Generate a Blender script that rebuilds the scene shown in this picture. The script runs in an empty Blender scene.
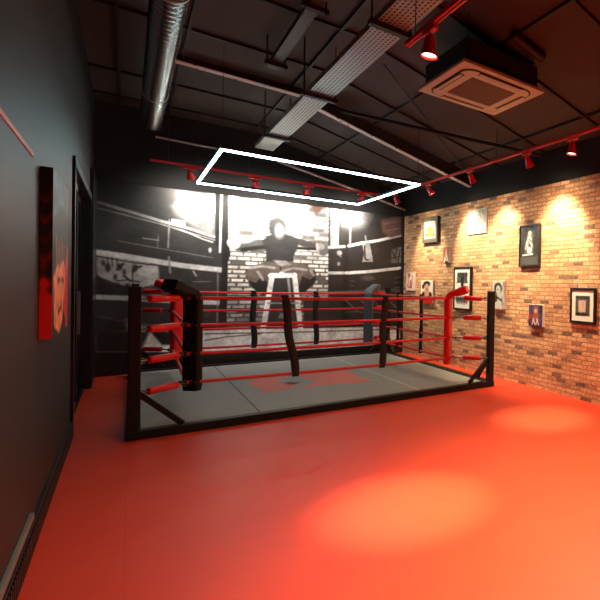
import bpy, bmesh, math, random
import numpy as np
from mathutils import Vector, Matrix
random.seed(7)
S = bpy.context.scene
C = S.collection
PI = math.pi

# ------------------------------------------------------------------ room (metres)
XL, XR, YB, YF = -0.378, 4.389, 10.23, -3.0     # left wall, brick wall, mural wall, wall behind the camera
TOP = 3.01                                      # top of the brick cladding and of the mural

def roof_z(x):
    return 4.2 if x < 1.75 else 4.2 - 0.26 * (x - 1.75)

# ------------------------------------------------------------------ helpers
def lin(c):
    c = c if isinstance(c, (tuple, list)) else (c, c, c)
    return tuple((v / 12.92 if v <= 0.04045 else ((v + 0.055) / 1.055) ** 2.4) for v in c)

def mat(name, color, rough=0.6, metal=0.0, spec=0.5, emit=None, estr=0.0, bump=0.0, bscale=60.0, vary=0.0, vscale=8.0):
    m = bpy.data.materials.new(name); m.use_nodes = True
    nt = m.node_tree; b = nt.nodes['Principled BSDF']
    b.inputs['Base Color'].default_value = (*color, 1)
    b.inputs['Roughness'].default_value = rough
    b.inputs['Metallic'].default_value = metal
    b.inputs['Specular IOR Level'].default_value = spec
    if emit:
        b.inputs['Emission Color'].default_value = (*emit, 1)
        b.inputs['Emission Strength'].default_value = estr
    if bump or vary:
        tc = nt.nodes.new('ShaderNodeTexCoord')
    if vary:
        n = nt.nodes.new('ShaderNodeTexNoise'); n.inputs['Scale'].default_value = vscale; n.inputs['Detail'].default_value = 5
        nt.links.new(tc.outputs['Object'], n.inputs['Vector'])
        mx = nt.nodes.new('ShaderNodeMix'); mx.data_type = 'RGBA'
        mx.inputs['A'].default_value = (*[v * (1 - vary) for v in color], 1)
        mx.inputs['B'].default_value = (*[min(1, v * (1 + vary)) for v in color], 1)
        nt.links.new(n.outputs['Fac'], mx.inputs['Factor']); nt.links.new(mx.outputs['Result'], b.inputs['Base Color'])
    if bump:
        n2 = nt.nodes.new('ShaderNodeTexNoise'); n2.inputs['Scale'].default_value = bscale; n2.inputs['Detail'].default_value = 3
        nt.links.new(tc.outputs['Object'], n2.inputs['Vector'])
        bp = nt.nodes.new('ShaderNodeBump'); bp.inputs['Strength'].default_value = bump; bp.inputs['Distance'].default_value = 0.01
        nt.links.new(n2.outputs['Fac'], bp.inputs['Height']); nt.links.new(bp.outputs['Normal'], b.inputs['Normal'])
    return m

def obj(name, bm, m, parent=None, smooth=False, bevel=0.0):
    me = bpy.data.meshes.new(name)
    bmesh.ops.recalc_face_normals(bm, faces=bm.faces[:])
    bm.to_mesh(me); bm.free()
    if smooth:
        for p in me.polygons: p.use_smooth = True
    o = bpy.data.objects.new(name, me); C.objects.link(o)
    if m: me.materials.append(m)
    if parent: o.parent = parent
    if smooth:
        try: me.set_sharp_from_angle(angle=math.radians(40))
        except Exception: pass
    if bevel:
        b = o.modifiers.new('bevel', 'BEVEL'); b.width = bevel; b.segments = 2; b.limit_method = 'ANGLE'
    return o

def empty(name, loc=(0, 0, 0), rz=0.0):
    o = bpy.data.objects.new(name, None); C.objects.link(o)
    o.location = loc; o.rotation_euler = (0, 0, rz); o.empty_display_size = 0.1
    return o

def tag(o, label, cat, group=None, kind=None):
    o['label'] = label; o['category'] = cat
    if group: o['group'] = group
    if kind: o['kind'] = kind
    return o

def struct(name, bm, m, parent=None, label=None, **k):
    o = obj(name, bm, m, parent, **k); o['kind'] = 'structure'
    if label: o['label'] = label
    return o

def BM(): return bmesh.new()

def box(bm, x0, x1, y0, y1, z0, z1, M=None):
    vs = [bm.verts.new(Vector((x, y, z)) if M is None else M @ Vector((x, y, z)))
          for x, y, z in ((x0, y0, z0), (x1, y0, z0), (x1, y1, z0), (x0, y1, z0), (x0, y0, z1), (x1, y0, z1), (x1, y1, z1), (x0, y1, z1))]
    for f in ((0, 3, 2, 1), (4, 5, 6, 7), (0, 1, 5, 4), (1, 2, 6, 5), (2, 3, 7, 6), (3, 0, 4, 7)):
        bm.faces.new([vs[i] for i in f])
    return bm

def frame_axes(d):
    d = d.normalized(); u = Vector((0, 0, 1)) if abs(d.z) < 0.9 else Vector((0, 1, 0))
    a = d.cross(u).normalized(); b = a.cross(d).normalized()
    return a, b

def tube(bm, pts, r, n=12, cap=True):
    """round tube along a list of points; r is one radius or one per point"""
    pts = [Vector(p) for p in pts]; rs = r if isinstance(r, (list, tuple)) else [r] * len(pts)
    rings = []; a = b = None
    for i, p in enumerate(pts):
        d = (pts[min(i + 1, len(pts) - 1)] - pts[max(i - 1, 0)])
        if a is None: a, b = frame_axes(d)
        else:
            d = d.normalized(); a = (a - d * a.dot(d)).normalized(); b = d.cross(a) * -1
            b = a.cross(d).normalized()
        rings.append([bm.verts.new(p + (a * math.cos(t) + b * math.sin(t)) * rs[i]) for t in [2 * PI * k / n for k in range(n)]])
    for i in range(len(rings) - 1):
        for k in range(n):
            bm.faces.new([rings[i][k], rings[i][(k + 1) % n], rings[i + 1][(k + 1) % n], rings[i + 1][k]])
    if cap:
        bm.faces.new(rings[0][::-1]); bm.faces.new(rings[-1])
    return bm

def bar(bm, p, q, w, h, up=Vector((0, 0, 1))):
    """rectangular bar from p to q, w wide (sideways), h high"""
    p, q = Vector(p), Vector(q); d = (q - p).normalized()
    s = d.cross(up)
    if s.length < 1e-4: s = d.cross(Vector((0, 1, 0)))
    s.normalize(); t = s.cross(d).normalized()
    ends = [[bm.verts.new(e + s * i * w / 2 + t * j * h / 2) for i, j in ((-1, -1), (1, -1), (1, 1), (-1, 1))] for e in (p, q)]
    for k in range(4):
        bm.faces.new([ends[0][k], ends[0][(k + 1) % 4], ends[1][(k + 1) % 4], ends[1][k]])
    bm.faces.new(ends[0][::-1]); bm.faces.new(ends[1])
    return bm

def prism(bm, pts, z0, z1):
    lo = [bm.verts.new((x, y, z0)) for x, y in pts]; hi = [bm.verts.new((x, y, z1)) for x, y in pts]
    n = len(pts)
    for k in range(n): bm.faces.new([lo[k], lo[(k + 1) % n], hi[(k + 1) % n], hi[k]])
    f1 = bm.faces.new(lo[::-1]); f2 = bm.faces.new(hi)
    bmesh.ops.triangulate(bm, faces=[f1, f2])
    return bm

# ------------------------------------------------------------------ printed pictures: a fine mesh whose vertices carry the print
class Print:
    def __init__(s, u0, u1, v0, v1, step, base=0.1):
        s.nu = int(round((u1 - u0) / step)) + 1; s.nv = int(round((v1 - v0) / step)) + 1
        s.u, s.v = np.meshgrid(np.linspace(u0, u1, s.nu), np.linspace(v0, v1, s.nv))
        s.c = np.zeros((s.nv, s.nu, 3)); s.c[:] = s.rgb(base)
    def rgb(s, c): return np.array(c if isinstance(c, (tuple, list)) else (c, c, c), float)
    def mix(s, c, m): s.c += (s.rgb(c) - s.c) * m[..., None]
    def seg(s, a, b):
        dx, dy = b[0] - a[0], b[1] - a[1]; L = dx * dx + dy * dy + 1e-12
        t = np.clip(((s.u - a[0]) * dx + (s.v - a[1]) * dy) / L, 0, 1)
        return np.hypot(s.u - a[0] - t * dx, s.v - a[1] - t * dy)
    def line(s, c, soft, w, pts):
        d = np.full(s.u.shape, 9.)
        for a, b in zip(pts[:-1], pts[1:]): d = np.minimum(d, s.seg(a, b))
        s.mix(c, np.clip((w / 2 - d) / soft + .5, 0, 1))
    def poly(s, c, soft, pts):
        d = np.full(s.u.shape, 9.); ins = np.zeros(s.u.shape, bool)
        for a, b in zip(pts, pts[1:] + pts[:1]):
            d = np.minimum(d, s.seg(a, b))
            if a[1] != b[1]:
                k = ((a[1] > s.v) != (b[1] > s.v)) & (s.u < (b[0] - a[0]) * (s.v - a[1]) / (b[1] - a[1]) + a[0]); ins ^= k
        s.mix(c, np.clip(np.where(ins, d, -d) / soft + .5, 0, 1))
    def ell(s, c, soft, ctr, ru, rv):
        q = np.hypot((s.u - ctr[0]) / ru, (s.v - ctr[1]) / rv)
        s.mix(c, np.clip((1 - q) * min(ru, rv) / soft + .5, 0, 1))
    def noise(s, amt, cell, seed):
        g = np.random.default_rng(seed); k = max(2, int(cell))
        a = g.random((s.nv // k + 3, s.nu // k + 3))
        yi, xi = np.arange(s.nv) / k, np.arange(s.nu) / k
        y0, x0 = yi.astype(int), xi.astype(int); fy, fx = (yi - y0)[:, None], (xi - x0)[None, :]
        f = (a[y0][:, x0] * (1 - fx) + a[y0][:, x0 + 1] * fx) * (1 - fy) + (a[y0 + 1][:, x0] * (1 - fx) + a[y0 + 1][:, x0 + 1] * fx) * fy
        s.c = np.clip(s.c * (1 + amt * (2 * f - 1))[..., None], 0, 1)
    def build(s, name, place, m, parent=None):
        """place(u, v) arrays -> (N,3) points"""
        P = place(s.u.ravel(), s.v.ravel()); n = len(P)
        idx = np.arange(n).reshape(s.nv, s.nu)
        F = np.stack([idx[:-1, :-1], idx[:-1, 1:], idx[1:, 1:], idx[1:, :-1]], -1).reshape(-1, 4)
        me = bpy.data.meshes.new(name)
        me.vertices.add(n); me.vertices.foreach_set('co', P.astype(np.float32).ravel())
        me.loops.add(F.size); me.loops.foreach_set('vertex_index', F.astype(np.int32).ravel())
        me.polygons.add(len(F)); me.polygons.foreach_set('loop_start', np.arange(0, F.size, 4, dtype=np.int32))
        me.update(calc_edges=True); me.validate()
        c = s.c.reshape(-1, 3); c = np.where(c <= .04045, c / 12.92, ((c + .055) / 1.055) ** 2.4)
        at = me.color_attributes.new('print', 'FLOAT_COLOR', 'POINT')
        at.data.foreach_set('color', np.concatenate([c, np.ones((n, 1))], 1).astype(np.float32).ravel())
        me.materials.append(m)
        o = bpy.data.objects.new(name, me); C.objects.link(o)
        if parent: o.parent = parent
        return o

def print_mat(name, rough):
    m = bpy.data.materials.new(name); m.use_nodes = True; nt = m.node_tree
    a = nt.nodes.new('ShaderNodeVertexColor'); a.layer_name = 'print'
    b = nt.nodes['Principled BSDF']; b.inputs['Roughness'].default_value = rough
    nt.links.new(a.outputs['Color'], b.inputs['Base Color'])
    return m

# prints: strokes of the mural in metres on the back wall, emblem outlines on the ring floor; traced in image pixels, then projected onto these planes
MURAL_PRINT = [
  ('P',0.5,0.1,[(0.51,2.72),(0.69,2.91),(1.08,3.04),(1.09,2.28),(0.94,2.27),(0.74,2.43),(0.56,2.56)]),
  ('P',0.75,0.05,[(0.69,2.91),(1.08,3.02),(1.09,2.66),(0.71,2.71)]),
  ('P',0.9,0.012,[(0.51,2.51),(0.68,2.49),(0.68,2.39),(0.51,2.41)]),
  ('P',0.55,0.02,[(-0.34,1.87),(-0.09,1.84),(0.25,1.77),(0.28,1.46),(0.12,1.32),(-0.34,1.54)]),
  ('P',0.62,0.03,[(0.11,1.76),(0.35,1.72),(0.38,1.42),(0.13,1.38)]),
  ('P',0.12,0.012,[(-0.34,1.57),(-0.15,1.36),(-0.17,1.24),(-0.33,1.23)]),
  ('P',0.55,0.012,[(-0.34,1.75),(-0.29,1.75),(-0.12,1.47),(-0.17,1.45),(-0.34,1.66)]),
  ('L',0.22,0.012,0.015,[(-0.23,1.85),(-0.22,1.7)]),
  ('L',0.22,0.012,0.015,[(-0.18,1.85),(-0.17,1.7)]),
  ('L',0.22,0.012,0.015,[(-0.12,1.86),(-0.12,1.7)]),
  ('E',0.12,0.03,(-0.27,1.74),0.02,0.04),
  ('E',0.12,0.03,(-0.22,1.67),0.03,0.06),
  ('E',0.12,0.03,(-0.09,1.69),0.03,0.05),
  ('E',0.12,0.03,(-0.04,1.61),0.02,0.04),
  ('E',0.12,0.03,(0.08,1.68),0.03,0.05),
  ('E',0.12,0.03,(0.0,1.38),0.03,0.05),
  ('E',0.12,0.03,(-0.11,1.39),0.02,0.04),
  ('E',0.12,0.03,(-0.05,1.28),0.02,0.04),
  ('E',0.12,0.03,(0.06,1.32),0.02,0.05),
  ('E',0.12,0.03,(-0.14,1.53),0.02,0.04),
  ('L',0.14,0.02,0.03,[(-0.12,1.64),(-0.05,1.74)]),
  ('L',0.14,0.02,0.03,[(-0.04,1.55),(0.03,1.47)]),
  ('L',0.14,0.02,0.03,[(0.06,1.62),(0.1,1.7)]),
  ('L',0.14,0.02,0.03,[(0.1,1.68),(0.15,1.71)]),
  ('L',0.14,0.02,0.03,[(0.0,1.33),(0.03,1.22)]),
  ('L',0.14,0.02,0.03,[(-0.1,1.33),(-0.11,1.24)]),
  ('L',0.12,0.012,0.02,[(-0.12,1.47),(0.0,1.49),(0.14,1.46)]),
  ('L',0.12,0.012,0.015,[(0.05,1.65),(0.06,1.41)]),
  ('L',0.68,0.012,0.045,[(-0.34,2.66),(0.02,2.56),(0.37,2.46),(0.74,2.37),(1.2,2.22)]),
  ('L',0.55,0.012,0.022,[(-0.34,2.57),(0.02,2.49),(0.37,2.41),(0.74,2.3),(1.17,2.18)]),
  ('L',0.74,0.02,0.085,[(-0.34,1.9),(-0.03,1.86),(0.25,1.81),(0.62,1.75),(1.21,1.69)]),
  ('L',0.15,0.012,0.02,[(-0.34,1.84),(-0.03,1.78),(0.25,1.74)]),
  ('L',0.7,0.02,0.075,[(-0.33,1.22),(0.03,1.2),(0.56,1.15),(1.18,1.12)]),
  ('L',0.45,0.012,0.012,[(-0.11,2.09),(0.25,2.03),(0.62,1.97),(1.05,1.9)]),
  ('L',0.5,0.012,0.02,[(0.17,2.16),(0.35,2.14)]),
  ('L',0.4,0.012,0.012,[(0.35,2.23),(0.34,2.02)]),
  ('L',0.5,0.012,0.02,[(0.48,2.49),(0.47,2.03)]),
  ('L',0.5,0.012,0.025,[(0.48,1.88),(0.5,1.62)]),
  ('L',0.8,0.012,0.02,[(0.62,2.34),(0.77,2.28),(0.91,2.21),(1.04,2.17)]),
  ('E',0.85,0.02,(1.01,2.03),0.02,0.04),
  ('L',0.6,0.012,0.02,[(0.83,1.58),(0.79,1.66)]),
  ('L',0.45,0.012,0.015,[(0.79,1.48),(1.02,1.49)]),
  ('L',0.5,0.012,0.015,[(1.12,1.66),(1.12,0.65)]),
  ('L',0.4,0.012,0.01,[(0.95,0.91),(0.99,0.91)]),
  ('L',0.4,0.012,0.01,[(0.96,0.81),(1.0,0.81)]),
  ('P',0.5,0.04,[(-0.03,0.89),(0.26,0.77),(0.38,0.63),(0.45,0.43),(0.03,0.46)]),
  ('L',0.28,0.012,0.03,[(-0.33,0.93),(-0.03,0.84),(0.26,0.75)]),
  ('L',0.2,0.04,0.05,[(-0.33,0.75),(-0.02,0.67),(0.26,0.61)]),
  ('B',),
  ('P',0.1,0.012,[(1.07,3.07),(1.14,3.08),(1.16,2.11),(1.08,2.11)]),
  ('P',0.75,0.012,[(1.14,3.08),(1.18,3.09),(1.16,1.99),(1.13,1.99)]),
  ('P',0.12,0.012,[(1.18,3.09),(1.25,3.1),(1.26,2.12),(1.29,1.95),(1.26,1.84),(1.26,1.49),(1.25,0.61),(1.13,0.61),(1.18,1.83),(1.17,2.11)]),
  ('P',0.09,0.012,[(1.2,2.12),(1.27,2.23),(1.29,1.95),(1.23,1.8),(1.18,1.8)]),
  ('P',(0.33,0.22,0.18),0.05,[(1.43,3.18),(1.75,3.22),(1.57,3.05),(1.46,3.01)]),
  ('P',(0.33,0.22,0.18),0.06,[(2.46,3.3),(2.85,3.24),(2.85,3.04),(2.62,2.85),(2.49,3.07)]),
  ('L',0.4,0.012,0.03,[(1.57,3.06),(1.57,2.76)]),
  ('L',0.5,0.012,0.02,[(1.58,2.72),(1.81,2.61)]),
  ('L',0.3,0.02,0.13,[(1.85,2.24),(1.67,2.19),(1.49,2.1),(1.4,2.11)]),
  ('L',0.12,0.02,0.07,[(1.85,2.15),(1.67,2.12),(1.47,2.07)]),
  ('L',0.22,0.02,0.13,[(2.23,2.31),(2.37,2.28),(2.54,2.24),(2.66,2.21)]),
  ('L',0.1,0.012,0.05,[(2.27,2.16),(2.47,2.16),(2.65,2.17)]),
  ('E',0.75,0.02,(1.34,2.18),0.1,0.11),
  ('E',0.36,0.02,(2.77,2.18),0.12,0.13),
  ('E',0.55,0.02,(2.73,2.22),0.07,0.06),
  ('L',0.6,0.012,0.05,[(2.66,2.27),(2.68,2.11)]),
  ('P',0.17,0.03,[(1.76,2.25),(1.83,2.35),(1.94,2.4),(2.1,2.41),(2.25,2.39),(2.35,2.3),(2.32,2.15),(2.27,2.03),(2.26,1.89),(1.82,1.87),(1.82,2.04),(1.79,2.14)]),
  ('E',0.16,0.05,(1.99,2.52),0.14,0.2),
  ('E',0.62,0.07,(2.03,2.46),0.07,0.12),
  ('P',0.12,0.02,[(1.52,1.71),(1.73,1.83),(1.97,1.73),(1.95,1.32),(1.77,1.24),(1.62,1.39),(1.52,1.57)]),
  ('P',0.12,0.02,[(2.21,1.7),(2.46,1.83),(2.65,1.72),(2.64,1.52),(2.48,1.34),(2.33,1.23),(2.23,1.36)]),
  ('P',(0.36,0.32,0.3),0.02,[(1.51,1.67),(1.61,1.79),(1.81,1.87),(1.98,1.88),(2.08,1.77),(1.98,1.58),(1.86,1.48),(1.76,1.61),(1.67,1.48),(1.55,1.53)]),
  ('P',(0.38,0.33,0.31),0.02,[(2.05,1.77),(2.21,1.87),(2.44,1.87),(2.58,1.77),(2.65,1.66),(2.55,1.56),(2.41,1.63),(2.35,1.4),(2.18,1.59)]),
  ('L',0.15,0.012,0.025,[(2.03,1.88),(2.06,1.73)]),
  ('L',0.62,0.03,0.04,[(1.58,1.75),(1.76,1.79),(1.95,1.77)]),
  ('L',0.6,0.03,0.04,[(2.08,1.71),(2.27,1.78),(2.48,1.75)]),
  ('P',0.55,0.03,[(1.93,1.91),(2.14,1.91),(2.24,1.84),(2.04,1.81)]),
  ('L',0.65,0.03,0.04,[(1.7,1.68),(1.78,1.54)]),
  ('L',0.6,0.03,0.05,[(2.55,1.75),(2.6,1.66)]),
  ('P',0.2,0.012,[(1.92,1.62),(2.28,1.63),(2.39,0.59),(1.82,0.62)]),
  ('L',0.9,0.012,0.085,[(1.92,1.63),(1.78,0.54)]),
  ('L',0.9,0.012,0.085,[(2.28,1.65),(2.41,0.51)]),
  ('L',0.92,0.012,0.09,[(1.9,1.62),(2.28,1.64)]),
  ('L',0.6,0.012,0.04,[(2.18,1.57),(2.22,1.17)]),
  ('L',0.55,0.012,0.03,[(1.86,1.11),(2.35,1.11)]),
  ('P',0.16,0.03,[(2.43,1.17),(3.19,1.17),(3.2,0.55),(2.46,0.57)]),
  ('P',0.5,0.03,[(2.06,0.92),(2.25,0.92),(2.25,0.81),(2.02,0.83)]),
  ('P',0.14,0.012,[(2.85,3.24),(3.07,3.19),(4.35,3.05),(4.39,0.49),(2.88,0.53)]),
  ('E',0.62,0.28,(3.28,3.0),0.34,0.31),  # soft round hot spot of the spotlight, painted into the print
  ('P',0.7,0.06,[(2.88,3.09),(3.16,3.11),(3.19,2.68),(2.91,2.65)]),
  ('P',0.55,0.02,[(2.89,2.65),(3.06,2.67),(3.06,2.26),(2.9,2.23)]),
  ('P',0.8,0.012,[(3.0,2.66),(3.04,2.67),(3.04,2.26),(3.01,2.26)]),
  ('P',0.55,0.012,[(3.25,2.69),(3.29,2.69),(3.29,2.32),(3.25,2.32)]),
  ('P',0.14,0.012,[(3.05,3.07),(3.09,3.08),(3.1,2.27),(3.06,2.26)]),
  ('P',0.1,0.012,[(3.14,2.39),(3.23,2.4),(3.24,0.55),(3.15,0.55)]),
  ('L',0.62,0.012,0.06,[(2.88,2.22),(3.16,2.26)]),
  ('L',0.85,0.012,0.06,[(3.25,2.28),(3.51,2.36),(3.84,2.44),(4.35,2.61)]),
  ('L',0.75,0.012,0.06,[(2.89,1.71),(3.15,1.72)]),
  ('L',0.8,0.012,0.065,[(3.2,1.72),(3.68,1.77),(4.37,1.88)]),
  ('P',0.55,0.012,[(3.51,2.34),(3.65,2.39),(3.69,2.23),(3.74,1.98),(3.51,1.96),(3.55,2.13)]),
  ('L',0.12,0.012,0.03,[(3.56,2.3),(3.57,2.03),(3.63,2.01)]),
  ('L',0.5,0.012,0.03,[(3.57,2.51),(3.59,2.37)]),
  ('P',(0.36,0.27,0.25),0.05,[(3.89,2.89),(4.35,3.03),(4.35,2.61),(4.09,2.52),(3.92,2.63)]),
  ('L',(0.5,0.42,0.4),0.03,0.02,[(3.96,2.81),(4.3,2.91)]),
  ('L',(0.5,0.42,0.4),0.03,0.02,[(4.0,2.66),(4.31,2.76)]),
  ('P',0.4,0.03,[(4.12,2.26),(4.36,2.36),(4.36,1.99),(4.12,1.97)]),
  ('L',0.12,0.012,0.025,[(4.14,2.22),(4.23,2.05)]),
  ('L',0.12,0.012,0.025,[(4.25,2.29),(4.18,2.09)]),
  ('L',0.12,0.012,0.025,[(4.31,2.27),(4.27,2.0)]),
  ('L',0.12,0.012,0.025,[(4.12,2.08),(4.34,2.14)]),
  ('E',0.6,0.02,(3.07,2.12),0.05,0.05),
  ('E',0.5,0.02,(3.06,1.9),0.03,0.04),
  ('L',0.5,0.012,0.02,[(3.03,2.14),(3.1,2.04)]),
  ('E',0.3,0.05,(3.64,1.63),0.12,0.06),
  ('L',0.3,0.012,0.02,[(3.28,1.56),(3.36,1.56)]),
  ('L',0.3,0.012,0.02,[(3.29,1.46),(3.36,1.46)]),
  ('L',0.35,0.012,0.025,[(4.19,1.65),(4.37,1.68)]),
  ('L',0.35,0.012,0.025,[(4.19,1.54),(4.37,1.57)]),
  ('L',0.35,0.012,0.025,[(4.2,1.43),(4.37,1.45)]),
  ('L',0.35,0.012,0.025,[(4.2,1.34),(4.38,1.36)]),
  ('L',0.45,0.012,0.018,[(3.19,1.17),(3.43,0.94)]),
  ('L',0.4,0.012,0.018,[(3.2,0.92),(3.47,0.92)]),
  ('L',0.45,0.012,0.018,[(3.49,1.17),(3.73,0.93)]),
  ('L',0.4,0.012,0.018,[(3.49,0.91),(3.78,0.91)]),
  ('L',0.45,0.012,0.018,[(3.73,1.17),(3.99,0.93)]),
  ('L',0.4,0.012,0.018,[(3.73,0.91),(4.03,0.9)]),
  ('L',0.45,0.012,0.018,[(4.07,1.16),(4.34,0.92)]),
  ('L',0.4,0.012,0.018,[(4.07,0.9),(4.38,0.9)]),
  ('L',0.35,0.012,0.03,[(2.91,1.33),(4.38,1.39)]),
  ('P',0.86,0.015,[(-0.35,0.7),(0.96,0.65),(2.39,0.62),(4.39,0.58),(4.39,0.32),(3.42,0.15),(2.4,0.18),(0.96,0.28),(-0.35,0.38)]),
  ('L',0.25,0.012,0.02,[(0.96,0.59),(2.39,0.55),(4.39,0.52)]),
  ('L',0.3,0.012,0.02,[(0.96,0.48),(1.23,0.52),(1.75,0.55)]),
  ('P',0.12,0.03,[(0.26,0.67),(0.84,0.64),(0.84,0.41),(0.41,0.44)]),
  ('P',0.14,0.05,[(-0.35,0.72),(0.26,0.67),(0.15,0.34),(-0.35,0.38)]),
]
LOGO_BODY = [(1.25, 8.18), (1.25, 7.74), (1.31, 7.36), (1.22, 7.21), (1.34, 7.18), (1.49, 7.22), (1.6, 7.28), (1.74, 7.52), (1.83, 7.62), (1.68, 7.57), (1.59, 7.81), (1.57, 8.01), (1.7, 8.21), (1.79, 8.19), (1.84, 8.41), (1.65, 8.5), (1.43, 8.47)]
LOGO_WING = [(1.63, 7.14), (1.84, 7.22), (2.18, 7.21), (2.37, 7.11), (2.65, 7.12), (2.58, 7.42), (2.56, 7.59), (2.64, 8.02), (2.59, 8.23), (2.31, 8.33), (2.0, 8.34), (1.87, 8.18), (1.94, 7.82), (2.01, 7.57), (1.78, 7.31)]

# ------------------------------------------------------------------ materials
BLACK_STEEL = mat('black powder coated steel', (.006, .006, .0065), .5, 0, .3, bump=.03)
BLACK_WALL = mat('black satin wall paint', (.010, .0092, .009), .52, 0, .4, bump=.04, bscale=90)
UPPER_WALL = mat('black matt wall paint', (.004, .004, .0043), .85)
CEIL = mat('dark brown roof sheet', (.036, .027, .0245), .75, vary=.3, vscale=1.5)
PURLIN = mat('black roof steel', (.007, .0065, .0065), .6)
GALV = mat('galvanised steel', (.42, .40, .38), .42, .75, vary=.25, vscale=14)
RED_ROPE = mat('red rope cover', (.74, .012, .018), .38, bump=.1, bscale=120)
RED_PAD = mat('red vinyl pad', (.68, .006, .010), .36, bump=.03)
BLACK_PAD = mat('black vinyl pad', (.006, .0058, .006), .6, 0, .25, bump=.05)
GREY_PAD = mat('blue grey vinyl pad', (.05, .068, .078), .45, bump=.03)
BLACK_WEB = mat('black nylon webbing', (.008, .008, .008), .7, bump=.2, bscale=300)
CHROME = mat('dull steel', (.16, .155, .15), .4, 1)
RED_LAMP = mat('red lacquered metal', (.58, .010, .012), .35)
LENS = mat('lit lamp lens', (1, .9, .8), .3, emit=(1, .82, .58), estr=6)
NEON = mat('white light strip', (.9, 1, 1), .4, emit=(.52, .92, 1.0), estr=24)
ALU_DARK = mat('dark aluminium channel', (.02, .022, .024), .4, .3)
AC_WHITE = mat('off white plastic', (.33, .36, .33), .45)
AC_DARK = mat('dark air slot', (.02, .016, .015), .6)
AC_GRILLE = mat('grey intake grille', (.13, .12, .115), .6)
AC_BODY = mat('black insulation foil', (.012, .012, .013), .6)
WHITE_MAT = mat('white picture mount', (.78, .76, .72), .7)
FRAME_BLACK = mat('black picture frame', (.012, .011, .011), .35)
FRAME_PALE = mat('pale picture frame', (.5, .48, .46), .5)
FRAME_GREY = mat('dark grey picture frame', (.06, .055, .05), .5)
PAPER = print_mat('printed paper', .45)
MURAL = print_mat('printed wall covering', .42)
CANVAS_PRINT = print_mat('painted canvas', .5)
RAIL_WOOD = mat('reddish brown rail', (.42, .17, .14), .5)
RAIL_GREY = mat('grey aluminium rail', (.22, .215, .21), .4, .4)
DOOR_FRAME = mat('black door frame', (.012, .012, .013), .3)
PLINTH = mat('black ribbed skirting', (.010, .010, .010), .4)

def glass_mat():
    m = mat('dark door glass', (.05, .075, .10), .08, 0, .8)
    return m
GLASS = glass_mat()

def brick_mat():
    m = bpy.data.materials.new('old brick cladding'); m.use_nodes = True; nt = m.node_tree; L = nt.links.new
    b = nt.nodes['Principled BSDF']; b.inputs['Roughness'].default_value = .72
    tc = nt.nodes.new('ShaderNodeTexCoord'); sp = nt.nodes.new('ShaderNodeSeparateXYZ'); cb = nt.nodes.new('ShaderNodeCombineXYZ')
    L(tc.outputs['Object'], sp.inputs[0]); L(sp.outputs['Y'], cb.inputs['X']); L(sp.outputs['Z'], cb.inputs['Y'])
    wn = nt.nodes.new('ShaderNodeTexNoise'); wn.inputs['Scale'].default_value = 9; wn.inputs['Detail'].default_value = 3
    L(tc.outputs['Object'], wn.inputs['Vector'])
    ws = nt.nodes.new('ShaderNodeVectorMath'); ws.operation = 'MULTIPLY_ADD'; ws.inputs[1].default_value = (.022, .016, 0); L(wn.outputs['Color'], ws.inputs[0]); L(cb.outputs[0], ws.inputs[2])
    def brick(c1, c2, mo):
        n = nt.nodes.new('ShaderNodeTexBrick'); n.inputs['Scale'].default_value = 1
        n.inputs['Brick Width'].default_value = .20; n.inputs['Row Height'].default_value = .0605
        n.inputs['Mortar Size'].default_value = .007; n.inputs['Mortar Smooth'].default_value = .35
        n.inputs['Color1'].default_value = c1; n.inputs['Color2'].default_value = c2; n.inputs['Mortar'].default_value = mo
        L(ws.outputs[0], n.inputs['Vector']); return n
    k = brick((0, 0, 0, 1), (1, 1, 1, 1), (.5, .5, .5, 1))
    r = nt.nodes.new('ShaderNodeValToRGB'); e = r.color_ramp.elements
    e[0].position = 0; e[0].color = (.16, .09, .07, 1); e[1].position = 1; e[1].color = (.68, .41, .225, 1)
    for p, c in ((.06, (.19, .115, .09, 1)), (.10, (.42, .20, .11, 1)), (.4, (.56, .295, .155, 1)), (.7, (.60, .335, .18, 1))):
        q = e.new(p); q.color = c
    L(k.outputs['Color'], r.inputs[0])
    fn = nt.nodes.new('ShaderNodeTexNoise'); fn.inputs['Scale'].default_value = 26; fn.inputs['Detail'].default_value = 6; L(tc.outputs['Object'], fn.inputs['Vector'])
    m1 = nt.nodes.new('ShaderNodeMix'); m1.data_type = 'RGBA'; m1.blend_type = 'OVERLAY'; m1.inputs['Factor'].default_value = .8
    L(r.outputs[0], m1.inputs['A']); L(fn.outputs['Fac'], m1.inputs['B'])
    m2 = nt.nodes.new('ShaderNodeMix'); m2.data_type = 'RGBA'; m2.inputs['B'].default_value = (.30, .17, .085, 1)
    L(k.outputs['Fac'], m2.inputs['Factor']); L(m1.outputs['Result'], m2.inputs['A']); L(m2.outputs['Result'], b.inputs['Base Color'])
    inv = nt.nodes.new('ShaderNodeMath'); inv.operation = 'MULTIPLY_ADD'; inv.inputs[1].default_value = -1; L(k.outputs['Fac'], inv.inputs[0])
    fs = nt.nodes.new('ShaderNodeMath'); fs.operation = 'MULTIPLY_ADD'; fs.inputs[1].default_value = .6; fs.inputs[2].default_value = 1; L(fn.outputs['Fac'], fs.inputs[0]); L(fs.outputs[0], inv.inputs[2])
    bp = nt.nodes.new('ShaderNodeBump'); bp.inputs['Strength'].default_value = 1.0; bp.inputs['Distance'].default_value = .02
    L(inv.outputs[0], bp.inputs['Height']); L(bp.outputs['Normal'], b.inputs['Normal'])
    return m
BRICK = brick_mat()

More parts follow.
